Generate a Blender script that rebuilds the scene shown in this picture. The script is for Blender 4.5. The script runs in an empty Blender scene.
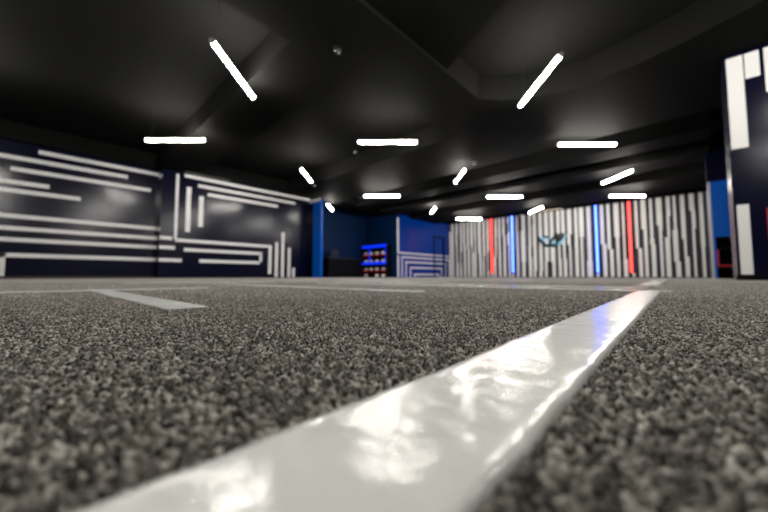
import bpy, bmesh, math, random
import numpy as np
from mathutils import Vector, Matrix, noise

random.seed(7)
rng = np.random.default_rng(11)
SC = bpy.context.scene
COL = SC.collection
YAW = math.radians(43.5)
CA, SA = math.cos(YAW), math.sin(YAW)
LED_Z = 2.645

# ------------------------------------------------------------------ materials
def principled(name, color, rough=0.5, spec=0.5, metal=0.0, coat=0.0):
    m = bpy.data.materials.new(name); m.use_nodes = True
    b = m.node_tree.nodes['Principled BSDF']
    b.inputs['Base Color'].default_value = (*color, 1)
    b.inputs['Roughness'].default_value = rough
    b.inputs['Specular IOR Level'].default_value = spec
    b.inputs['Metallic'].default_value = metal
    b.inputs['Coat Weight'].default_value = coat
    return m

def painted(name, color, rough, spec=0.5, var=0.12, bump=0.05, scale=9.0, coat=0.0):
    """paint with slight roller texture and slightly uneven gloss"""
    m = principled(name, color, rough, spec, 0, coat)
    nt = m.node_tree; N = nt.nodes; b = N['Principled BSDF']
    g = N.new('ShaderNodeNewGeometry')
    n1 = N.new('ShaderNodeTexNoise'); n1.inputs['Scale'].default_value = scale; n1.inputs['Detail'].default_value = 4
    nt.links.new(g.outputs['Position'], n1.inputs['Vector'])
    mr = N.new('ShaderNodeMapRange')
    mr.inputs['To Min'].default_value = rough * (1 - var); mr.inputs['To Max'].default_value = rough * (1 + var)
    nt.links.new(n1.outputs['Fac'], mr.inputs['Value']); nt.links.new(mr.outputs['Result'], b.inputs['Roughness'])
    n2 = N.new('ShaderNodeTexNoise'); n2.inputs['Scale'].default_value = 160; n2.inputs['Detail'].default_value = 2
    nt.links.new(g.outputs['Position'], n2.inputs['Vector'])
    bp = N.new('ShaderNodeBump'); bp.inputs['Strength'].default_value = bump; bp.inputs['Distance'].default_value = 0.002
    nt.links.new(n2.outputs['Fac'], bp.inputs['Height']); nt.links.new(bp.outputs['Normal'], b.inputs['Normal'])
    return m

def emitter(name, color, strength, base=(0.8, 0.8, 0.8)):
    m = principled(name, base, 0.4)
    b = m.node_tree.nodes['Principled BSDF']
    b.inputs['Emission Color'].default_value = (*color, 1)
    b.inputs['Emission Strength'].default_value = strength
    return m

M = {}
M['navy'] = painted('navy_paint', (0.0014, 0.0019, 0.0150), 0.20, 0.30, var=0.04, bump=0.0, scale=2.0)
M['blue'] = painted('blue_paint', (0.0002, 0.034, 0.26), 0.2, 0.2, var=0.04, bump=0.0, scale=2.0)
M['niche'] = painted('dark_blue_paint', (0.0010, 0.016, 0.062), 0.5, 0.12, bump=0.0)
M['vivid'] = painted('vivid_blue_paint', (0.0004, 0.105, 0.55), 0.25, 0.3, var=0.04, bump=0.0, scale=2.0)
M['white'] = painted('white_paint', (0.80, 0.80, 0.80), 0.45, 0.4)
M['slat'] = painted('white_board', (0.90, 0.89, 0.87), 0.5, 0.4)
M['slatgrey'] = painted('grey_backing', (0.085, 0.085, 0.095), 0.5, 0.3)
M['insert'] = painted('charcoal_board', (0.010, 0.010, 0.016), 0.5, 0.3)
M['slatback'] = painted('grey_blue_board', (0.016, 0.018, 0.035), 0.45, 0.3, bump=0.0)
M['black'] = painted('black_ceiling_paint', (0.0085, 0.0085, 0.0082), 0.7, 0.012, bump=0.1)
M['blackmat'] = painted('matte_black', (0.004, 0.004, 0.005), 0.5, 0.06)
M['skirting'] = painted('dark_skirting', (0.03, 0.026, 0.022), 0.5, 0.3)
M['plastic'] = principled('black_plastic', (0.012, 0.012, 0.014), 0.35)
M['grey'] = principled('grey_plastic', (0.32, 0.31, 0.34), 0.4)
M['ltgrey'] = painted('pale_grey_edge', (0.42, 0.44, 0.50), 0.4)
M['headset'] = principled('white_plastic', (0.88, 0.85, 0.80), 0.35)
M['red'] = principled('red_paint', (0.45, 0.006, 0.02), 0.4)
M['screen'] = principled('screen_glass', (0.004, 0.004, 0.006), 0.12)
M['tube'] = emitter('tube_light', (1.0, 0.955, 0.885), 38.0)
M['led_blue'] = emitter('blue_led', (0.036, 0.085, 1.0), 3.6, (0.02, 0.05, 0.3))
M['led_red'] = emitter('red_led', (1.0, 0.03, 0.024), 1.8, (0.3, 0.02, 0.02))
M['shelf_blue'] = emitter('blue_shelf_led', (0.002, 0.03, 1.0), 0.25, (0.002, 0.01, 0.15))
M['shelf_red'] = emitter('red_shelf_led', (1.0, 0.0, 0.01), 0.022, (0.06, 0.0, 0.002))
M['cyan'] = emitter('cyan_backlight', (0.36, 0.74, 1.0), 0.12, (0.2, 0.3, 0.35))
M['washer'] = emitter('warm_wash_light', (1.0, 0.78, 0.55), 0.5)

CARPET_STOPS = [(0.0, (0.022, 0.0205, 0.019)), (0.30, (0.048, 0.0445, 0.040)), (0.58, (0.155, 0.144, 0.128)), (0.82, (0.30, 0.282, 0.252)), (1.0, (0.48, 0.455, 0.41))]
def carpet_material(name, per_instance):
    m = principled(name, (0.1, 0.1, 0.1), 0.85, 0.25)
    nt = m.node_tree; N = nt.nodes; L = nt.links; b = N['Principled BSDF']
    b.inputs['Sheen Weight'].default_value = 0.3; b.inputs['Sheen Tint'].default_value = (1.0, 0.96, 0.9, 1)
    g = N.new('ShaderNodeNewGeometry')
    if per_instance:
        oi = N.new('ShaderNodeObjectInfo'); val = oi.outputs['Random']
    else:
        vo = N.new('ShaderNodeTexVoronoi'); vo.voronoi_dimensions = '2D'; vo.inputs['Scale'].default_value = 330
        L.new(g.outputs['Position'], vo.inputs['Vector'])
        sp = N.new('ShaderNodeSeparateColor'); L.new(vo.outputs['Color'], sp.inputs['Color']); val = sp.outputs['Red']
        bp = N.new('ShaderNodeBump'); bp.inputs['Strength'].default_value = 0.6; bp.inputs['Distance'].default_value = 0.003
        L.new(vo.outputs['Distance'], bp.inputs['Height']); bp.invert = True
        L.new(bp.outputs['Normal'], b.inputs['Normal'])
    n1 = N.new('ShaderNodeTexNoise'); n1.inputs['Scale'].default_value = 140; n1.inputs['Detail'].default_value = 2
    L.new(g.outputs['Position'], n1.inputs['Vector'])
    mx = N.new('ShaderNodeMath'); mx.operation = 'MULTIPLY_ADD'
    sub = N.new('ShaderNodeMath'); sub.operation = 'SUBTRACT'; L.new(n1.outputs['Fac'], sub.inputs[0]); sub.inputs[1].default_value = 0.5
    L.new(sub.outputs[0], mx.inputs[0]); mx.inputs[1].default_value = 0.9; L.new(val, mx.inputs[2])
    cr = N.new('ShaderNodeValToRGB')
    el = cr.color_ramp.elements
    while len(el) > 1: el.remove(el[-1])
    el[0].position = CARPET_STOPS[0][0]; el[0].color = (*CARPET_STOPS[0][1], 1)
    for p, c in CARPET_STOPS[1:]:
        e = el.new(p); e.color = (*c, 1)
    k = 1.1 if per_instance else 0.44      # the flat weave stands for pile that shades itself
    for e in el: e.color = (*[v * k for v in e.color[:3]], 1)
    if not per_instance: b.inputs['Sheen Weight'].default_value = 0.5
    L.new(mx.outputs[0], cr.inputs['Fac']); L.new(cr.outputs['Color'], b.inputs['Base Color'])
    return m
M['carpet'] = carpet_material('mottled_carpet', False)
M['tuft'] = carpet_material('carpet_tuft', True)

def tape_material():
    m = principled('white_vinyl_tape', (0.60, 0.62, 0.60), 0.2, 0.22)
    nt = m.node_tree; N = nt.nodes; L = nt.links; b = N['Principled BSDF']
    g = N.new('ShaderNodeNewGeometry')
    n = N.new('ShaderNodeTexNoise'); n.inputs['Scale'].default_value = 190; n.inputs['Detail'].default_value = 3
    L.new(g.outputs['Position'], n.inputs['Vector'])
    bp = N.new('ShaderNodeBump'); bp.inputs['Strength'].default_value = 0.3; bp.inputs['Distance'].default_value = 0.0012
    L.new(n.outputs['Fac'], bp.inputs['Height']); L.new(bp.outputs['Normal'], b.inputs['Normal'])
    n2 = N.new('ShaderNodeTexNoise'); n2.inputs['Scale'].default_value = 40; n2.inputs['Detail'].default_value = 3
    L.new(g.outputs['Position'], n2.inputs['Vector'])
    mr = N.new('ShaderNodeMapRange'); mr.inputs['To Min'].default_value = 0.11; mr.inputs['To Max'].default_value = 0.21
    L.new(n2.outputs['Fac'], mr.inputs['Value']); L.new(mr.outputs['Result'], b.inputs['Roughness'])
    return m
M['tape'] = tape_material()
M['tapeedge'] = principled('yellowed_tape_edge', (0.32, 0.24, 0.13), 0.6)

# ------------------------------------------------------------------ mesh helpers
def obj(name, bm, mat, parent=None, smooth=False, **props):
    me = bpy.data.meshes.new(name)
    bm.normal_update(); bm.to_mesh(me); bm.free()
    me.materials.append(mat)
    if smooth:
        for p in me.polygons: p.use_smooth = True
    o = bpy.data.objects.new(name, me); COL.objects.link(o)
    if parent: o.parent = parent
    for k, v in props.items(): o[k] = v
    return o

def empty(name, loc, label, cat, group=None, rz=0.0):
    o = bpy.data.objects.new(name, None); COL.objects.link(o)
    o.location = loc; o.rotation_euler = (0, 0, rz); o.empty_display_size = 0.1
    o['label'] = label; o['category'] = cat
    if group: o['group'] = group
    return o

def tag(o, label, cat, group=None):
    o['label'] = label; o['category'] = cat
    if group: o['group'] = group
    return o

def box(bm, x0, x1, y0, y1, z0, z1, bevel=0.0):
    r = bmesh.ops.create_cube(bm, size=1.0)
    vs = r['verts']
    for v in vs:
        v.co = Vector(((x0 + x1) / 2 + v.co.x * (x1 - x0), (y0 + y1) / 2 + v.co.y * (y1 - y0), (z0 + z1) / 2 + v.co.z * (z1 - z0)))
    if bevel > 0:
        es = list({e for v in vs for e in v.link_edges})
        bmesh.ops.bevel(bm, geom=es, offset=bevel, segments=2, profile=0.7, affect='EDGES')
    return bm

def B(*a, **k):
    return box(bmesh.new(), *a, **k)

def prism(pts, z0, z1):
    bm = bmesh.new()
    lo = [bm.verts.new((x, y, z0)) for x, y in pts]; hi = [bm.verts.new((x, y, z1)) for x, y in pts]
    bm.faces.new(lo[::-1]); bm.faces.new(hi)
    for i in range(len(pts)):
        j = (i + 1) % len(pts); bm.faces.new((lo[i], lo[j], hi[j], hi[i]))
    bmesh.ops.recalc_face_normals(bm, faces=bm.faces)
    return bm

def tube(bm, a, b, r, seg=12, r2=None):
    a = Vector(a); b = Vector(b); d = b - a
    q = d.to_track_quat('Z', 'Y').to_matrix().to_4x4()
    mat = Matrix.Translation((a + b) / 2) @ q
    bmesh.ops.create_cone(bm, cap_ends=True, segments=seg, radius1=r, radius2=r if r2 is None else r2, depth=d.length, matrix=mat)
    return bm

def struct(name, bm, mat, parent=None):
    o = obj(name, bm, mat, parent)
    if parent is None: o['kind'] = 'structure'
    return o

# ------------------------------------------------------------------ floor, carpet
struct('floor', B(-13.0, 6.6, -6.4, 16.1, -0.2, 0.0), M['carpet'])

# the tape strips on the floor: (x0,y0)->(x1,y1) centre line, width
TAPES = [
    ((-0.0457, -0.25), (-0.0955, 1.20), 0.0515, 0.0028, 'long glossy white floor tape running from the camera away, largest strip in the foreground'),
    ((-0.49, 0.137), (-1.275, 0.122), 0.050, 0.004, 'short white floor tape dash lying alone on carpet, left of the long foreground strip'),
    ((-1.30, -0.75), (-1.30, 0.42), 0.050, 0.006, 'thin white floor tape meeting the far end of the left dash'),
    ((-0.55, 0.715), (-1.95, 0.705), 0.050, 0.006, 'thin white floor tape crossing mid carpet, its squared end below the blue mural wall'),
    ((-0.045, 1.215), (-1.75, 1.235), 0.050, 0.006, 'white floor tape branching left from the far end of the long foreground strip'),
    ((-0.12, 1.50), (-1.45, 1.52), 0.050, 0.008, 'thin white floor tape just beyond and parallel to the branch off the long strip'),
    ((-0.155, 1.95), (-0.30, 5.6), 0.09, 0.02, 'far white floor tape dash continuing beyond the end of the long foreground strip'),
    ((-1.35, 2.10), (-2.55, 2.10), 0.050, 0.01, 'thin far white floor tape in front of the striped back wall'),
    ((-2.55, 2.05), (-2.55, 3.05), 0.050, 0.01, 'far white floor tape pointing away towards the headset shelf'),
    ((-3.05, 2.10), (-4.05, 2.10), 0.050, 0.01, 'far white floor tape in front of the reception counter'),
    ((-1.30, 2.75), (-1.30, 3.70), 0.050, 0.01, 'far white floor tape pointing away towards the blue mural wall'),
    ((-2.55, 0.35), (-2.55, 1.35), 0.050, 0.01, 'thin far white floor tape in front of the left mural wall with nested outlines'),
]
TOP = 0.0044
def tape(a, b, w, res, lift):
    a = Vector((*a, 0)); b = Vector((*b, 0)); d = b - a; ln = d.length; d.normalize(); n = Vector((-d.y, d.x, 0))
    nu = max(4, int(ln / res)); nv = max(4, int(w / res))
    bm = bmesh.new(); grid = []
    for i in range(nu + 1):
        row = []
        s = ln * i / nu
        for j in range(nv + 1):
            t = j / nv - 0.5
            wob = 0.0011 * noise.noise(Vector((s * 45, (3.0 if t > 0 else -3.0) + a.x * 7, 1.0))) * (abs(t) * 2)
            end = 0.0015 * noise.noise(Vector((t * 9, 5 + a.y, 2.0))) if i in (0, nu) else 0
            p = a + d * (s + end) + n * (t * w + wob)
            z = TOP + lift + 0.00036 * noise.noise(Vector((p.x * 95, p.y * 95, 0.3))) + 0.0005 * noise.noise(Vector((p.x * 28, p.y * 28, 7.7)))
            if j in (0, nv) or i in (0, nu): z -= 0.0006
            p.z = z
            row.append(bm.verts.new(p))
        grid.append(row)
    for i in range(nu):
        for j in range(nv):
            bm.faces.new((grid[i][j], grid[i + 1][j], grid[i + 1][j + 1], grid[i][j + 1]))
    # turned-down rim that rests on the carpet backing
    rim = grid[0] + [r[-1] for r in grid[1:]] + grid[-1][-2::-1] + [r[0] for r in grid[-2:0:-1]]
    low = [bm.verts.new((v.co.x, v.co.y, 0.0002)) for v in rim]
    for i in range(len(rim)):
        j = (i + 1) % len(rim); bm.faces.new((rim[i], rim[j], low[j], low[i]))
    bmesh.ops.recalc_face_normals(bm, faces=bm.faces)
    return bm
for a, b, w, res, label in TAPES:
    t = obj('floor_tape', tape(a, b, w, res, 0.0012 if res > 0.005 else 0.0), M['tape'], smooth=True)
    tag(t, label, 'floor tape', 'white tape marks on the carpet')

def in_tape(x, y):
    m = np.zeros(x.shape, bool)
    for a, b, w, res, _ in TAPES:
        dx, dy = b[0] - a[0], b[1] - a[1]; ln = math.hypot(dx, dy); dx /= ln; dy /= ln
        s = (x - a[0]) * dx + (y - a[1]) * dy; t = -(x - a[0]) * dy + (y - a[1]) * dx
        m |= (s > -0.0005) & (s < ln + 0.0005) & (np.abs(t) < w / 2 - 0.0004)
    return m

def pile_points():
    pts = []
    for d0, d1, sp in ((0.0, 0.65, 0.0022), (0.65, 1.35, 0.0034), (1.35, 2.2, 0.0056)):
        hw = 1.24 * d1 + 0.45
        gx, gy = np.meshgrid(np.arange(-hw, hw, sp), np.arange(d0 if d0 else -0.06, d1, sp))
        gx = gx.ravel(); gy = gy.ravel()
        edge = (1.24 * np.maximum(gy, 0) + 0.42 - np.abs(gx)) / 0.30        # pile thins out past the view
        far = (2.2 - gy) / 0.7
        keep = rng.random(gx.shape) < np.minimum(edge, far)
        gx = gx[keep] + rng.normal(0, sp * 0.33, keep.sum()); gy = gy[keep] + rng.normal(0, sp * 0.33, keep.sum())
        x = gx * CA - gy * SA; y = gx * SA + gy * CA
        k = ~in_tape(x, y)
        pts.append(np.stack([x[k], y[k], np.full(k.sum(), 0.0012), np.full(k.sum(), sp / 0.0022)], 1))
    return np.concatenate(pts)
P = pile_points()
me = bpy.data.meshes.new('carpet_pile'); me.vertices.add(len(P)); me.vertices.foreach_set('co', np.ascontiguousarray(P[:, :3]).ravel())
at = me.attributes.new('size', 'FLOAT', 'POINT'); at.data.foreach_set('value', np.ascontiguousarray(P[:, 3]))
pile = bpy.data.objects.new('carpet_pile', me); COL.objects.link(pile)
pile['kind'] = 'stuff'; pile['label'] = 'mottled grey and black carpet pile around the white tape'; pile['category'] = 'carpet'
me.materials.append(M['tuft'])
ng = bpy.data.node_groups.new('tufts', 'GeometryNodeTree')
ng.interface.new_socket('Geometry', in_out='INPUT', socket_type='NodeSocketGeometry')
ng.interface.new_socket('Geometry', in_out='OUTPUT', socket_type='NodeSocketGeometry')
N = ng.nodes; L = ng.links
gi = N.new('NodeGroupInput'); go = N.new('NodeGroupOutput')
ico = N.new('GeometryNodeMeshIcoSphere'); ico.inputs['Radius'].default_value = 1.0; ico.inputs['Subdivisions'].default_value = 2
ssm = N.new('GeometryNodeSetShadeSmooth'); sm = N.new('GeometryNodeSetMaterial'); sm.inputs['Material'].default_value = M['tuft']
tr = N.new('GeometryNodeTransform'); tr.inputs['Scale'].default_value = (0.00098, 0.00098, 0.0024)
iop = N.new('GeometryNodeInstanceOnPoints')
rv = N.new('FunctionNodeRandomValue'); rv.data_type = 'FLOAT_VECTOR'
rv.inputs['Min'].default_value = (-1.0, -1.0, 0); rv.inputs['Max'].default_value = (1.0, 1.0, 6.28)
rs = N.new('FunctionNodeRandomValue'); rs.data_type = 'FLOAT'
rs_min = [s for s in rs.inputs if s.name == 'Min' and s.type == 'VALUE'][0]; rs_max = [s for s in rs.inputs if s.name == 'Max' and s.type == 'VALUE'][0]
rs_min.default_value = 0.7; rs_max.default_value = 1.15
rs_out = [s for s in rs.outputs if s.type == 'VALUE'][0]
na = N.new('GeometryNodeInputNamedAttribute'); na.data_type = 'FLOAT'; na.inputs['Name'].default_value = 'size'
cx = N.new('ShaderNodeCombineXYZ')
mul = N.new('ShaderNodeVectorMath'); mul.operation = 'SCALE'
na_out = [s for s in na.outputs if s.type == 'VALUE' and s.name == 'Attribute'][0]
L.new(na_out, cx.inputs[0]); L.new(na_out, cx.inputs[1]); cx.inputs[2].default_value = 1.0
L.new(cx.outputs[0], mul.inputs[0]); L.new(rs_out, mul.inputs['Scale'])
L.new(ico.outputs['Mesh'], tr.inputs['Geometry']); L.new(tr.outputs[0], ssm.inputs[0]); L.new(ssm.outputs[0], sm.inputs[0])
L.new(gi.outputs[0], iop.inputs['Points']); L.new(sm.outputs[0], iop.inputs['Instance'])
L.new([s for s in rv.outputs if s.type == 'VECTOR'][0], iop.inputs['Rotation']); L.new(mul.outputs[0], iop.inputs['Scale'])
L.new(iop.outputs[0], go.inputs[0])
md = pile.modifiers.new('tufts', 'NODES'); md.node_group = ng

# ------------------------------------------------------------------ walls
XA, XB, YB = -10.2, -9.9, 15.7
TOPZ = 3.25
def wall(name, bm, mat): return struct(name, bm, mat)

wl = wall('wall_left', B(XA - 0.25, XA, -6.2, 2.05, 0, TOPZ), M['navy'])
wp = wall('wall_left_pilaster', B(XA - 0.25, XB, 2.05, 2.385, 0, TOPZ), M['navy'])
wm = wall('wall_left_mural', B(XA - 0.25, XB, 2.385, 6.52, 0, TOPZ), M['navy'])
fin = wall('wall_left_return', B(XB, -9.66, 6.52, 6.60, 0, 2.70), M['navy'])
fpan = struct('end_panel', B(-9.66, -9.185, 6.522, 6.60, 0, 2.70), M['vivid'], fin)
wn1 = wall('wall_niche_left', B(-12.3, -12.04, 6.5, 11.55, 0, TOPZ), M['niche'])
wn2 = wall('wall_niche_back', B(-12.04, XB, 11.29, 11.55, 0, TOPZ), M['niche'])
wn3 = wall('wall_niche_front', B(-12.3, XA - 0.25, 6.25, 6.5, 0, TOPZ), M['niche'])
wb = wall('wall_blue_mural', B(XB - 0.25, XB, 11.55, 15.95, 0, TOPZ), M['blue'])
wbe = struct('wall_blue_end', B(XB - 0.004, XB + 0.001, 11.288, 11.55, 0, TOPZ), M['blue'])
wbk = wall('wall_back', B(XB, 0.62, YB, YB + 0.25, 0, TOPZ), M['slatback'])
wrr = wall('wall_right_rear', B(0.37, 0.62, 10.92, YB, 0, TOPZ), M['navy'])
wr = wall('wall_right', B(0.383, 6.2, 5.9, 6.55, 0, 2.849), M['navy'])
wrs = wall('wall_right_alcove', B(2.4, 2.65, 8.2, 10.4, 0, TOPZ), M['niche'])
wside = wall('wall_side', B(6.2, 6.45, -6.2, 8.2, 0, TOPZ), M['navy'])
wf = wall('wall_front', B(XA - 0.25, 6.45, -6.4, -6.2, 0, TOPZ), M['navy'])

# --- stripes, one pattern mesh per wall
def stripes_x(name, x, segs, parent, w=0.09, t=0.006):
    """segs: (y0,z0,y1,z1) centre lines on a wall facing +x"""
    bm = bmesh.new()
    for s in segs:
        y0, z0, y1, z1 = s[:4]; ww = s[4] if len(s) > 4 else w
        h = ww / 2
        if abs(y1 - y0) > abs(z1 - z0):
            zc = (z0 + z1) / 2; box(bm, x, x + t, min(y0, y1), max(y0, y1), zc - h, zc + h)
        else:
            yc = (y0 + y1) / 2; box(bm, x, x + t, yc - h, yc + h, min(z0, z1), max(z0, z1))
    return obj(name, bm, M['white'], parent)
stripes_x('stripe_pattern', XA, [
    (-0.16, 2.74, 2.05, 2.74), (-2.0, 2.53, 1.39, 2.53), (-0.54, 2.29, 1.88, 2.29), (-2.2, 2.01, 0.04, 2.01),
    (-1.8, 1.83, 0.55, 1.83), (-2.4, 1.30, 2.05, 1.30), (-2.4, 1.045, 2.05, 1.045), (-2.4, 0.81, 2.05, 0.81),
    (-0.62, 0.487, 2.05, 0.487), (-0.59, 0.03, -0.59, 0.53, 0.14)], wl)
stripes_x('stripe_pattern', XB, [(2.052, 1.045, 2.33, 1.045), (2.052, 0.80, 2.40, 0.80), (2.052, 0.475, 2.57, 0.475)], wp)
bm = bmesh.new()
for z in (2.66, 1.27): box(bm, XA + 0.02, XB + 0.005, 2.044, 2.055, z - 0.045, z + 0.045)
obj('stripe_end', bm, M['white'], wp)
stripes_x('stripe_pattern', XB, [
    (2.402, 1.02, 2.402, 2.78, 0.07), (2.56, 2.778, 6.52, 2.778), (2.90, 2.565, 5.94, 2.565), (3.15, 2.36, 5.30, 2.36),
    (2.678, 1.25, 2.678, 2.48, 0.115), (2.995, 1.42, 2.995, 2.285, 0.115),
    (2.40, 1.01, 5.12, 1.01), (5.065, 0.13, 5.065, 0.97, 0.105), (2.61, 0.766, 4.80, 0.766), (4.755, 0.43, 4.755, 0.76, 0.09),
    (3.0, 0.475, 4.80, 0.475), (5.29, 0.025, 5.29, 1.17, 0.11), (5.51, 0.025, 5.51, 1.51, 0.11), (5.75, 0.025, 5.75, 1.01, 0.11), (5.92, 0.025, 5.92, 0.335, 0.10)], wm)
obj('stripe_pattern', B(XB, -9.185, 6.513, 6.52, 2.66, 2.75), M['white'], fin)
obj('stripe_cap', B(XB, -9.185, 6.515, 6.603, 2.701, 2.75), M['blackmat'], fin)
def nest(y0, y1, z): return [(y0, 0.025, y0, z), (y0 - 0.055, z, y1 + 0.055, z - 0.0), (y1, 0.025, y1, z)]
stripes_x('stripe_pattern', XB, [(11.335, 1.10, 11.335, 2.78, 0.11), (11.29, 1.15, 15.69, 1.15), (11.34, 0.03, 11.34, 1.02, 0.11)]
          + nest(11.62, 15.66, 0.955) + nest(11.91, 15.29, 0.73) + nest(12.25, 14.91, 0.47) + nest(12.57, 14.63, 0.145), wb, w=0.075)

# door in the blue mural wall: a thin dark frame with a flush leaf
dr = struct('door_1', B(XB + 0.001, XB + 0.004, 14.24, 15.06, 0.01, 2.12), M['blue'])
bm = bmesh.new(); box(bm, XB, XB + 0.05, 14.17, 14.22, 0, 2.19); box(bm, XB, XB + 0.05, 15.05, 15.15, 0, 2.19); box(bm, XB, XB + 0.05, 14.22, 15.05, 2.11, 2.19)
struct('door_frame', bm, M['blackmat'], dr)
bm = bmesh.new(); tube(bm, (XB + 0.004, 14.95, 1.02), (XB + 0.05, 14.95, 1.02), 0.012); tube(bm, (XB + 0.05, 14.95, 1.02), (XB + 0.05, 14.84, 1.02), 0.011)
struct('door_handle', bm, M['plastic'], dr)

# skirting
struct('baseboard_left', B(XA, XA + 0.015, -6.2, 2.05, 0, 0.055), M['skirting'])
struct('baseboard_mural', B(XB, XB + 0.015, 2.05, 6.52, 0, 0.022), M['skirting'])
struct('baseboard_right', B(0.37, 6.2, 5.885, 5.9, 0, 0.06), M['blackmat'])

# --- right wall stripes
bm = bmesh.new()
for x0, x1, z0, z1 in ((0.40, 0.545, 1.63, 2.80), (0.557, 0.678, 2.48, 2.80), (0.715, 0.84, 2.25, 2.80), (0.410, 0.512, 0.07, 0.925), (0.95, 1.06, 1.9, 2.8), (1.2, 1.32, 0.9, 2.8)):
    box(bm, x0, x1, 5.893, 5.9, z0, z1)
obj('stripe_pattern', bm, M['white'], wr)
obj('red_stripe', B(0.648, 0.75, 5.893, 5.9, 0.47, 0.855), M['red'], wr, label='red stripe')

# --- the striped back wall: staggered white boards
SLATS = [(-9.88, -9.74, 0.03, 2.53), (-9.74, -9.59, 0.03, 2.97), (-9.49, -9.32, 1.76, 2.97), (-9.45, -9.3, 0.03, 1.76), (-9.23, -9.1, 0.03, 0.66), (-9.21, -9.07, 0.66, 2.97), (-9.02, -8.88, 1.82, 2.97), (-8.99, -8.85, 0.03, 1.82), (-8.79, -8.66, 1.55, 2.97), (-8.75, -8.62, 0.03, 1.55), (-8.58, -8.42, 1.61, 2.97), (-8.51, -8.39, 0.03, 1.61), (-8.37, -8.24, 0.03, 1.29), (-8.36, -8.25, 1.29, 2.97), (-8.16, -7.96, 1.24, 2.97), (-8.1, -7.95, 0.03, 1.24), (-7.9, -7.79, 0.03, 0.8), (-7.87, -7.74, 0.8, 2.97), (-7.66, -7.54, 0.03, 2.97), (-7.44, -7.35, 0.03, 0.22), (-7.29, -7.18, 0.03, 1.03), (-7.22, -7.11, 1.03, 2.97), (-7.04, -6.92, 1.27, 2.97), (-7.03, -6.91, 0.03, 1.27), (-6.84, -6.7, 2.08, 2.97), (-6.8, -6.66, 0.03, 2.08), (-6.58, -6.49, 1.57, 2.97), (-6.54, -6.45, 0.03, 2.22), (-6.38, -6.3, 0.03, 0.19), (-6.14, -6.07, 2.19, 2.97), (-6.14, -6.04, 0.03, 2.18), (-5.93, -5.71, 0.74, 2.97), (-5.89, -5.74, 0.03, 0.74), (-5.59, -5.44, 0.03, 1.46), (-5.57, -5.45, 1.47, 2.97), (-5.38, -5.22, 0.03, 2.97), (-5.14, -5.0, 0.03, 0.3), (-5.12, -4.96, 0.3, 2.97), (-4.89, -4.78, 0.03, 0.71), (-4.88, -4.7, 0.71, 2.97), (-4.64, -4.47, 0.7, 2.97), (-4.58, -4.44, 0.03, 1.36), (-4.37, -4.22, 1.94, 2.97), (-4.32, -4.19, 0.03, 1.42), (-4.17, -4.02, 0.83, 2.97), (-4.12, -3.98, 0.03, 0.83), (-3.95, -3.81, 1.4, 1.86), (-3.94, -3.75, 1.86, 2.97), (-3.89, -3.8, 0.03, 1.39), (-3.67, -3.53, 0.03, 1.53), (-3.66, -3.53, 1.53, 2.97), (-3.49, -3.29, 1.71, 2.97), (-3.45, -3.35, 0.03, 1.71), (-3.25, -3.02, 0.03, 0.7), (-3.21, -3.04, 0.7, 2.97), (-2.91, -2.81, 0.03, 0.18), (-2.73, -2.58, 1.36, 2.97), (-2.68, -2.52, 0.03, 1.36), (-2.5, -2.37, 1.14, 2.97), (-2.44, -2.3, 0.03, 1.13), (-2.27, -2.07, 1.61, 2.97), (-2.22, -2.1, 0.03, 1.61), (-2.01, -1.85, 0.03, 0.72), (-1.99, -1.91, 0.73, 2.97), (-1.73, -1.65, 0.03, 0.17), (-1.59, -1.49, 1.12, 2.97), (-1.53, -1.4, 0.03, 1.12), (-1.41, -1.23, 1.84, 2.97), (-1.35, -1.23, 0.03, 1.84), (-1.17, -1.03, 1.24, 1.47), (-1.15, -1.05, 1.47, 2.97), (-1.15, -1.0, 0.03, 1.24), (-0.96, -0.77, 1.94, 2.97), (-0.91, -0.78, 1.75, 1.94), (-0.9, -0.8, 0.03, 1.75), (-0.75, -0.59, 0.03, 1.47), (-0.67, -0.58, 1.47, 2.25), (-0.67, -0.54, 2.25, 2.97), (-0.53, -0.37, 0.58, 1.72), (-0.49, -0.33, 0.03, 0.58), (-0.48, -0.39, 1.72, 2.97), (-0.29, -0.15, 1.37, 2.97), (-0.24, -0.16, 0.74, 1.36), (-0.24, -0.1, 0.03, 0.74), (-0.06, 0.1, 2.37, 2.97), (-0.01, 0.07, 0.03, 1.73), (-0.01, 0.11, 1.73, 2.37), (0.19, 0.32, 1.07, 2.97), (0.2, 0.3, 0.03, 1.07)]
bm = bmesh.new()
for x0, x1, z0, z1 in SLATS:
    sk = (x1 - x0) * (0.15 if x0 < -6.5 else 0.09); x0 += sk; x1 -= sk
    box(bm, x0, x1, 15.66 + random.uniform(-0.003, 0.003), YB, z0, z1)
cl = obj('wall_cladding', bm, M['slat'])
tag(cl, 'staggered vertical white boards covering the whole back wall', 'wall cladding')
DARK = [(-9.29, 0.84, 2.35), (-9.07, 0.66, 1.38), (-8.83, 1.77, 2.31), (-8.61, 1.53, 1.8), (-8.38, 1.3, 1.96), (-8.19, 1.51, 1.94), (-7.73, 0.75, 1.09), (-7.54, 0.33, 1.3), (-7.07, 1.02, 2.02), (-6.86, 1.51, 2.01), (-6.58, 2.15, 2.64), (-6.21, 0.35, 1.35), (-5.92, 2.21, 2.88), (-5.68, 0.03, 0.73), (-5.39, 2.51, 2.7), (-5.41, 0.96, 1.42), (-5.22, 0.03, 0.3), (-4.68, 0.03, 0.7), (-4.17, 0.83, 1.41), (-3.95, 1.04, 1.4), (-3.74, 1.17, 1.85)]
obj('grey_backing', B(-9.875, -3.28, 15.692, YB, 0.03, 2.97), M['slatgrey'], cl, label='grey backing between the white boards')
for x, z0, z1 in DARK: obj('dark_board', B(x - 0.05, x + 0.05, 15.652, YB, z0, z1), M['insert'], cl, label='short dark board')

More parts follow.
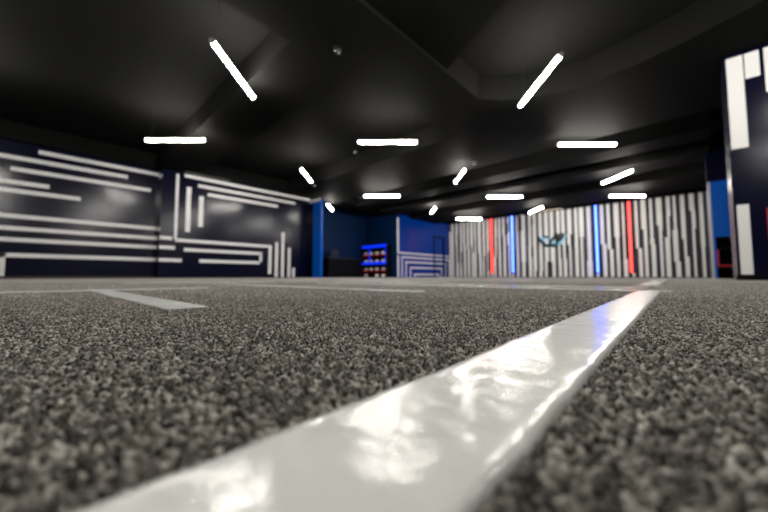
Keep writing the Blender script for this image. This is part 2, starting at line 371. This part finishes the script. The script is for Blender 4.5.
def led_bar(x, z0, z1, kind, label, w=0.065):
    t = empty('led_bar', (x, 15.691 if x < -3.28 else YB, z0), label, 'led light', 'coloured light bars on the striped wall')
    obj('back_plate', B(-w / 2 - 0.015, w / 2 + 0.015, -0.05, -0.0, -0.01, z1 - z0 + 0.01), M['blackmat'], t)
    obj('diffuser', B(-w / 2, w / 2, -0.085, -0.05, 0, z1 - z0, bevel=0.012), M['led_' + kind], t)
led_bar(-7.374, 0.24, 2.96, 'red', 'red upright light bar at the left of the striped wall, beside a blue one')
led_bar(-6.313, 0.25, 2.97, 'blue', 'blue upright light bar on the striped wall, left of the emblem')
led_bar(-2.85, 0.22, 2.97, 'blue', 'blue upright light bar on the striped wall, right of the emblem')
led_bar(-1.75, 0.21, 2.96, 'red', 'red upright light bar nearest the right end of the striped wall')

# emblem on the striped wall
em = empty('wall_emblem', (-4.55, YB, 1.35), 'black looping crown-like emblem with pale cyan backlight on striped wall', 'emblem')
def strip(bm, pts, r, y0, y1):
    """rounded flat stroke in the x-z plane between depths y0 and y1"""
    for i, (x, z) in enumerate(pts):
        rr = r[i] if isinstance(r, (list, tuple)) else r
        bmesh.ops.create_cone(bm, cap_ends=True, segments=16, radius1=rr, radius2=rr, depth=abs(y1 - y0), matrix=Matrix.Translation((x, (y0 + y1) / 2, z)) @ Matrix.Rotation(math.pi / 2, 4, 'X'))
        if i:
            x0, z0 = pts[i - 1]; r0 = r[i - 1] if isinstance(r, (list, tuple)) else r
            d = Vector((x - x0, z - z0)); 
            if d.length < 1e-5: continue
            n = Vector((-d.y, d.x)).normalized()
            q = [(x0 + n.x * r0, z0 + n.y * r0), (x0 - n.x * r0, z0 - n.y * r0), (x - n.x * rr, z - n.y * rr), (x + n.x * rr, z + n.y * rr)]
            f = [bm.verts.new((px, y0, pz)) for px, pz in q]; k = [bm.verts.new((px, y1, pz)) for px, pz in q]
            bm.faces.new(f); bm.faces.new(k[::-1])
            for a in range(4): bm.faces.new((f[a], k[a], k[(a + 1) % 4], f[(a + 1) % 4]))
S = lambda l: [(x + 4.55, z - 1.35) for x, z in l]
bm = bmesh.new()
y0, y1 = -0.13, -0.09
strip(bm, S([(-5.15, 1.932), (-5.084, 1.747), (-4.947, 1.603), (-4.841, 1.447), (-4.745, 1.42), (-4.622, 1.453), (-4.555, 1.42), (-4.448, 1.413), (-4.355, 1.43)]), [0.04, 0.06, 0.065, 0.06, 0.06, 0.065, 0.06, 0.06, 0.06], y0, y1)
strip(bm, S([(-4.857, 1.847), (-4.761, 1.816), (-4.646, 1.83)]), [0.04, 0.045, 0.04], y0, y1)
strip(bm, S([(-4.622, 1.453), (-4.589, 1.635), (-4.465, 1.756), (-4.378, 1.821), (-4.356, 2.022)]), [0.06, 0.05, 0.05, 0.06, 0.02], y0, y1)
strip(bm, S([(-4.355, 1.43), (-4.311, 1.585), (-4.204, 1.663), (-4.137, 1.729), (-4.09, 1.84), (-4.143, 1.959)]), [0.045, 0.05, 0.065, 0.05, 0.035, 0.02], y0, y1)
strip(bm, S([(-4.09, 1.84), (-3.951, 1.927)]), [0.03, 0.03], y0, y1)
strip(bm, S([(-4.378, 1.821), (-4.308, 1.671), (-4.204, 1.663)]), [0.05, 0.06, 0.06], y0, y1)
strip(bm, S([(-5.084, 1.747), (-5.101, 1.629), (-5.108, 1.375)]), [0.03, 0.035, 0.02], y0, y1)
bmesh.ops.recalc_face_normals(bm, faces=bm.faces)
obj('emblem_front', bm, M['plastic'], em)
bm = bmesh.new()
y0, y1 = -0.09, -0.05
strip(bm, S([(-5.09, 1.90), (-4.90, 1.68), (-4.83, 1.455), (-4.745, 1.405), (-4.622, 1.44), (-4.555, 1.405), (-4.44, 1.40), (-4.34, 1.43), (-4.249, 1.49)]), [0.02, 0.05, 0.045, 0.05, 0.045, 0.05, 0.045, 0.045, 0.05], y0, y1)
strip(bm, S([(-4.88, 1.70), (-4.86, 1.79), (-4.76, 1.80), (-4.66, 1.78)]), [0.035, 0.035, 0.045, 0.035], y0, y1)
strip(bm, S([(-4.44, 1.41), (-4.47, 1.585)]), [0.05, 0.075], y0, y1)
strip(bm, S([(-4.249, 1.49), (-4.10, 1.68), (-3.99, 1.85)]), [0.06, 0.05, 0.055], y0, y1)
bmesh.ops.recalc_face_normals(bm, faces=bm.faces)
obj('backlight', bm, M['cyan'], em, label='pale cyan glowing backlight')
bm = bmesh.new()
tube(bm, (-0.216, -0.05, 0.284), (-0.216, 0.0, 0.284), 0.02)
obj('wall_mount', bm, M['blackmat'], em)

# ------------------------------------------------------------------ ceiling and beams
struct('ceiling', B(-12.3, 6.45, -6.4, 15.95, TOPZ, TOPZ + 0.1), M['black'])
ZB = 2.85
def beam(bm): return struct('ceiling_beam', bm, M['black'])
beam(prism([(-3.38, -6.2), (-2.36, -6.2), (-2.36, 5.6), (-3.38, 5.6)], ZB, TOPZ))
beam(prism([(-10.2, 1.93), (-3.38, 1.93), (-3.38, 2.85), (-10.2, 2.85)], ZB, TOPZ))
curve = [(-2.36, 4.66), (-2.1, 4.92), (-1.8, 5.14), (-1.4, 5.32), (-0.95, 5.38), (-0.46, 5.32), (0.05, 5.18), (0.57, 4.97), (1.2, 4.6), (2.0, 4.0), (3.0, 3.0), (4.0, 1.6), (6.2, -1.5)]
beam(prism([(-9.9, 5.58), (-2.36, 5.58)] + curve + [(6.2, 7.65), (-9.9, 7.65)], ZB, TOPZ))
struct('ceiling_panel', prism([(-2.36, -6.2), (1.6, -6.2), (0.4, 1.2), (-1.3, 3.22), (-2.36, 3.74)], 2.905, TOPZ), M['black'])
beam(prism([(-9.9, 8.75), (0.35, 8.75), (0.35, 9.45), (-9.9, 9.45)], ZB + 0.05, TOPZ))
beam(prism([(-9.9, 10.1), (0.35, 10.1), (0.35, 11.1), (-9.9, 11.1)], ZB, TOPZ))
beam(prism([(-9.9, 12.2), (0.35, 12.2), (0.35, 14.3), (-9.9, 14.3)], ZB, TOPZ))
# black perimeter band above the painted walls
struct('trim_1', B(XA, XA + 0.12, -6.2, 2.05, 2.88, TOPZ), M['black'])
struct('trim_2', B(XB, XB + 0.12, 2.05, 6.52, 2.88, TOPZ), M['black'])
struct('trim_3', B(XB, XB + 0.12, 11.29, YB, 2.98, TOPZ), M['black'])
struct('trim_4', B(XB + 0.12, 0.37, YB - 0.12, YB, 2.99, TOPZ), M['black'])
struct('trim_5', B(XA - 1.0, XB + 0.2, 6.60, 11.29, 3.0, TOPZ), M['black'])
struct('trim_6', B(0.29, 2.4, 10.4, 10.92, 2.2, TOPZ), M['navy'])

def ceil_z(x, y):
    if -3.38 <= x <= -2.36 and y <= 5.6: return ZB
    if x < -3.38 and 1.93 <= y <= 2.85: return ZB
    if 5.58 <= y <= 7.65: return ZB
    if x > -2.36 and 4.66 <= y <= 5.58:
        for (a, b), (c, d) in zip(curve, curve[1:]):
            if a <= x <= c: return ZB if y >= b + (d - b) * (x - a) / (c - a) else TOPZ
    if -2.36 < x < -1.3 and y < 3.2: return 2.905
    if -1.3 <= x < 0.4 and y < 1.2: return 2.905
    if 8.75 <= y <= 9.45: return ZB + 0.05
    if 10.1 <= y <= 11.1 or 12.2 <= y <= 14.3: return ZB
    return TOPZ

# ------------------------------------------------------------------ tube lamps (1.2 m, in a diagonal grid)
LG = 'white tube lamps hanging from the black ceiling'
LAMPS = [
    ('h', -3.99, 6.07, 'white tube lamp hung straight across above the left mural wall'),
    ('h', 0.06, 6.17, 'white tube lamp hung straight across at the middle, biggest of the central ones'),
    ('h', 3.99, 6.29, 'white tube lamp hung straight across under the wide curved beam at right'),
    ('d', -1.91, 4.02, 'large slanting white tube lamp at upper left below the lit beam side'),
    ('d', 2.07, 4.25, 'large slanting white tube lamp at upper right below the curved beam'),
    ('d', -2.02, 8.28, 'short slanting white tube lamp above the right end of the left mural wall'),
    ('d', 1.96, 8.32, 'short slanting white tube lamp right of the two central level ones'),
    ('h', -0.08, 10.41, 'white tube lamp hung straight across above the headset shelf, in front of ceiling rings'),
    ('h', 3.92, 10.51, 'white tube lamp hung straight across above the left blue light bar'),
    ('h', 7.84, 10.42, 'white tube lamp hung straight across above the rightmost red light bar'),
    ('d', -2.05, 12.1, 'smallest slanting white tube lamp, above the reception counter niche'),
    ('d', 1.92, 12.65, 'small slanting white tube lamp above the blue mural wall'),
    ('d', 6.10, 8.42, 'long slanting white tube lamp at right above the right blue light bar'),
    ('d', 5.92, 12.6, 'small slanting white tube lamp above the black emblem'),
    ('h', 3.83, 14.64, 'farthest white tube lamp hung straight across above the left end of striped wall'),
]
HID = 'white tube lamp hung over the near part of the room'
for k in (('h', -4.0, 1.95), ('h', 0.05, 2.0), ('h', 4.0, 2.05), ('d', -6.0, 4.1), ('d', -2.0, -0.1), ('d', 2.0, -0.1)):
    LAMPS.append((*k, HID))
def lamp_parts(t, ends):
    bm = bmesh.new(); tube(bm, (-0.56, 0, 0), (0.56, 0, 0), 0.0255, 20); obj('diffuser', bm, M['tube'], t, smooth=False)
    for s in (-1, 1):
        bm = bmesh.new(); tube(bm, (s * 0.56, 0, 0), (s * 0.588, 0, 0), 0.027, 20); obj('end_cap', bm, M['grey'], t)
    for s, h in zip((-1, 1), ends):
        bm = bmesh.new(); tube(bm, (s * 0.45, 0, 0.04), (s * 0.45, 0, h), 0.0013, 6); obj('suspension_wire', bm, M['plastic'], t)
for kind, X, Y, label in LAMPS:
    x, y = X * CA - Y * SA, X * SA + Y * CA
    rz = YAW if kind == 'h' else YAW + math.pi / 2
    t = empty('tube_lamp', (x, y, LED_Z), label, 'ceiling lamp', LG if label != HID else 'tube lamps over the near floor', rz)
    ends = [ceil_z(x + s * 0.45 * math.cos(rz), y + s * 0.45 * math.sin(rz)) - LED_Z for s in (-1, 1)]
    lamp_parts(t, ends)

# round rings on the ceiling above the niche
def ring(x, y, z, r, label):
    t = empty('ceiling_ring', (x, y, z), label, 'ceiling ring', 'round rings on the ceiling')
    bm = bmesh.new(); seg = 48; rows = []
    prof = [(r, 0), (r, -0.10), (r - 0.05, -0.13), (r - 0.16, -0.11), (r - 0.18, -0.04), (r - 0.18, 0)]
    for i in range(seg):
        a = 2 * math.pi * i / seg
        rows.append([bm.verts.new((math.cos(a) * p, math.sin(a) * p, q)) for p, q in prof])
    for i in range(seg):
        for k in range(len(prof) - 1):
            j = (i + 1) % seg
            bm.faces.new((rows[i][k], rows[j][k], rows[j][k + 1], rows[i][k + 1]))
    bmesh.ops.recalc_face_normals(bm, faces=bm.faces)
    obj('ring', bm, M['ceilring'], t, smooth=True)
    bm = bmesh.new(); bmesh.ops.create_cone(bm, cap_ends=True, segments=48, radius1=r - 0.17, radius2=r - 0.17, depth=0.02, matrix=Matrix.Translation((0, 0, -0.012)))
    obj('centre_disc', bm, M['blackmat'], t)
M['ceilring'] = principled('grey_ring', (0.06, 0.06, 0.06), 0.4)
ring(-9.0, 8.15, TOPZ, 0.58, 'dark round ceiling ring left of the lamp above the headset shelf')

def sensor(x, y, z, mat, label):
    t = empty('ceiling_sensor', (x, y, z), label, 'sensor', 'small sensors on the ceiling')
    bm = bmesh.new(); tube(bm, (0, 0, 0), (0, 0, -0.03), 0.045, 16); obj('base', bm, M['plastic'], t)
    bm = bmesh.new(); bmesh.ops.create_uvsphere(bm, u_segments=16, v_segments=8, radius=0.042, matrix=Matrix.Translation((0, 0, -0.035))); obj('dome', bm, mat, t, smooth=True)
sensor(-6.13, 5.386, TOPZ, M['grey'], 'tiny pale ceiling sensor under the central tube lamp')
sensor(-3.78, 7.18, ZB, M['plastic'], 'tiny dark ceiling sensor right of the slanting lamp near centre')
sensor(-8.30, 5.63, ZB, M['grey'], 'tiny pale ceiling sensor beside the slanting lamp above the left mural wall')
sensor(-3.06, 2.385, ZB, M['plastic'], 'tiny dark ceiling sensor above the big slanting lamp at upper left')

# black air unit above the left mural and the wash light above the emblem
t = empty('air_unit', (XB, 3.10, 2.83), 'long black box unit fixed high above the nested white outlines', 'air unit')
obj('casing', B(0, 0.26, -0.60, 0.60, 0.0, 0.20, bevel=0.02), M['blackmat'], t)
obj('lower_louvre', B(0.05, 0.262, -0.56, 0.56, -0.014, 0.012), M['skirting'], t)
t = empty('wash_light', (-4.55, 15.40, 2.99), 'slim dim light fixture on ceiling edge above the emblem', 'wall light')
obj('housing', B(-0.55, 0.55, -0.04, 0.04, 0.0, 0.27), M['blackmat'], t)
obj('lens', B(-0.52, 0.52, -0.015, 0.035, -0.006, 0.0), M['washer'], t)

# ------------------------------------------------------------------ reception niche
t = empty('reception_counter', (-11.7, 9.47, 0), 'black reception counter in the dark niche left of the headset shelf', 'counter')
obj('front_panel', B(0.26, 0.30, -0.96, 0.96, 0.02, 0.84), M['blackmat'], t)
obj('end_panel', B(-0.28, 0.26, -0.96, -0.92, 0.0, 0.84), M['blackmat'], t)
obj('end_panel', B(-0.28, 0.26, 0.92, 0.96, 0.0, 0.84), M['blackmat'], t)
obj('plinth', B(0.20, 0.26, -0.92, 0.92, 0.0, 0.06), M['plastic'], t)
obj('countertop', B(-0.30, 0.32, -0.98, 0.98, 0.84, 0.875, bevel=0.006), M['plastic'], t)
t = empty('monitor', (-11.62, 9.02, 0.875), 'black computer monitor standing on the reception counter', 'monitor', None, 0.15)
obj('base', B(-0.10, 0.10, -0.13, 0.13, 0.0, 0.015, bevel=0.004), M['plastic'], t)
bm = bmesh.new(); tube(bm, (0.0, 0, 0.015), (0.0, 0, 0.15), 0.02); obj('stand', bm, M['plastic'], t)
obj('casing', B(-0.025, 0.02, -0.24, 0.24, 0.08, 0.37, bevel=0.01), M['plastic'], t)
obj('screen', B(-0.028, -0.025, -0.225, 0.225, 0.095, 0.355), M['screen'], t)

# headset shelf
sx0, sx1, sy0, sy1, sh = -11.89, -10.26, 10.93, 11.28, 1.55
t = empty('headset_shelf', ((sx0 + sx1) / 2, sy0, 0), 'black shelf unit with blue and red lit edges holding white headsets', 'shelf')
hw = (sx1 - sx0) / 2; dp = sy1 - sy0
obj('side_panel', B(-hw, -hw + 0.03, 0, dp, 0, sh), M['blackmat'], t)
obj('side_panel', B(hw - 0.03, hw, 0, dp, 0, sh), M['blackmat'], t)
obj('back_panel', B(-hw + 0.03, hw - 0.03, dp - 0.02, dp, 0, sh), M['blackmat'], t)
obj('top_panel', B(-hw + 0.03, hw - 0.03, 0, dp - 0.02, sh - 0.03, sh), M['blackmat'], t)
SHELF_Z = [0.03, 0.33, 0.72, 1.085]
for z in SHELF_Z:
    obj('shelf_board', B(-hw + 0.03, hw - 0.03, 0.012, dp - 0.02, z - 0.025, z), M['blackmat'], t)
for z0, z1, k in ((sh - 0.14, sh, 'blue'), (1.02, 1.085, 'red'), (0.62, 0.735, 'blue'), (0.265, 0.33, 'red')):
    obj('light_strip', B(-hw, hw, -0.012, 0.0, z0, z1), M['shelf_' + k], t, label=k + ' lit shelf edge')
for x in (-hw + 0.18, hw - 0.36):
    obj('light_strip', B(x, x + 0.10, 0.28, 0.30, 0.80, sh - 0.17), M['shelf_blue'], t, label='upright blue light strip')
cab = t
def headset_parts(t):
    # visor shell
    bm = B(-0.10, 0.10, -0.055, 0.035, 0.0, 0.105, bevel=0.034); obj('visor', bm, M['headset'], t, smooth=True)
    obj('face_cushion', B(-0.085, 0.085, 0.033, 0.058, 0.012, 0.092, bevel=0.008), M['plastic'], t)
    bm = bmesh.new(); n = 14; prev = None
    for i in range(n + 1):
        a = math.pi * i / n; p = (0.092 * math.cos(a), 0.045 + 0.085 * math.sin(a), 0.055)
        if prev: tube(bm, prev, p, 0.011, 8)
        prev = p
    obj('head_strap', bm, M['headset'], t)
    bm = bmesh.new(); prev = None
    for i in range(9):
        a = math.pi / 2 * i / 8; p = (0, -0.02 + 0.15 * math.sin(a) , 0.055 + 0.085 * math.cos(a) )
        if prev: tube(bm, prev, p, 0.010, 8)
        prev = p
    obj('top_strap', bm, M['plastic'], t)
NAMES_Z = {1.085: 'upper', 0.72: 'middle', 0.33: 'lower', 0.03: 'bottom'}
POS = ['far left of', 'second from left on', 'third from left on', 'far right of']
cols = [-11.665, -11.30, -10.92, -10.50]
proto = None
for z in (1.085, 0.72, 0.33, 0.03):
    for i, x in enumerate(cols):
        if z == 0.03 and i == 1: continue
        lab = 'white headset resting at the %s the %s shelf' % (POS[i], NAMES_Z[z]) if i in (0, 3) else 'white headset resting %s the %s shelf' % (POS[i], NAMES_Z[z])
        loc = (x, sy0 + 0.05, z)
        if proto is None:
            proto = empty('headset', loc, lab, 'headset', 'white headsets on the lit shelf', 0); headset_parts(proto)
            proto.scale = (0.88, 0.9, 1.2)
        else:
            c = proto.copy(); COL.objects.link(c); c.location = loc; c['label'] = lab
            c.rotation_euler = (0, 0, random.uniform(-0.2, 0.2) if z > 0.1 else 0.7)
            for ch in list(proto.children):
                d = ch.copy(); COL.objects.link(d); d.parent = c

# ------------------------------------------------------------------ blue cabinet at the right
t = empty('cabinet', (0.95, 10.4, 0), 'tall blue cabinet with red-rimmed open bay, right of the striped wall', 'cabinet')
x0, x1, dp = -0.65, 0.65, 0.5
obj('side_panel', B(x0, x0 + 0.035, 0, dp, 0, 2.19), M['ltgrey'], t, label='pale grey side edge')
obj('side_panel', B(x1 - 0.035, x1, 0, dp, 0, 2.19), M['ltgrey'], t, label='pale grey side edge')
obj('upper_door', B(x0 + 0.037, x1 - 0.037, 0.0, 0.02, 0.93, 2.19), M['vivid'], t)
obj('back_panel', B(x0 + 0.037, x1 - 0.037, dp - 0.02, dp, 0, 2.19), M['blackmat'], t)
obj('upright', B(x0 + 0.037, x0 + 0.075, 0.0, dp - 0.02, 0, 0.93), M['vivid'], t)
for z in (0.0, 0.235, 0.64, 0.90):
    obj('shelf_board', B(x0 + 0.075, x1 - 0.037, 0.01, dp - 0.02, z, z + 0.03), M['blackmat'], t)
bm = bmesh.new()
for a in ((x0 + 0.075, x0 + 0.11, 0.265, 0.64), (x1 - 0.075, x1 - 0.037, 0.265, 0.64), (x0 + 0.11, x1 - 0.075, 0.265, 0.30)):
    box(bm, a[0], a[1], -0.01, 0.02, a[2], a[3])
obj('red_rim', bm, M['red'], t, label='red rim of the open bay')

# ------------------------------------------------------------------ world, camera, view
w = bpy.data.worlds.new('dim_room'); SC.world = w; w.use_nodes = True
w.node_tree.nodes['Background'].inputs['Color'].default_value = (0.0, 0.0, 0.0, 1)
cam = bpy.data.cameras.new('camera'); co = bpy.data.objects.new('camera', cam); COL.objects.link(co)
co.location = (0, 0, 0.045); co.rotation_euler = (math.radians(90) + math.atan(20.5 / 326), 0, YAW + 0.0017)
cam.sensor_width = 36; cam.lens = 326 * 36 / 768; cam.clip_start = 0.005; cam.clip_end = 100
cam.dof.use_dof = True; cam.dof.focus_distance = 0.27; cam.dof.aperture_fstop = 5.6
SC.camera = co
SC.view_settings.view_transform = 'Standard'; SC.view_settings.look = 'None'
SC.view_settings.exposure = 2.05; SC.view_settings.gamma = 1.0; SC.view_settings.use_curve_mapping = False
SC.cycles.max_bounces = 8
SC.cycles.use_denoising = True
SC.cycles.sample_clamp_indirect = 6.0
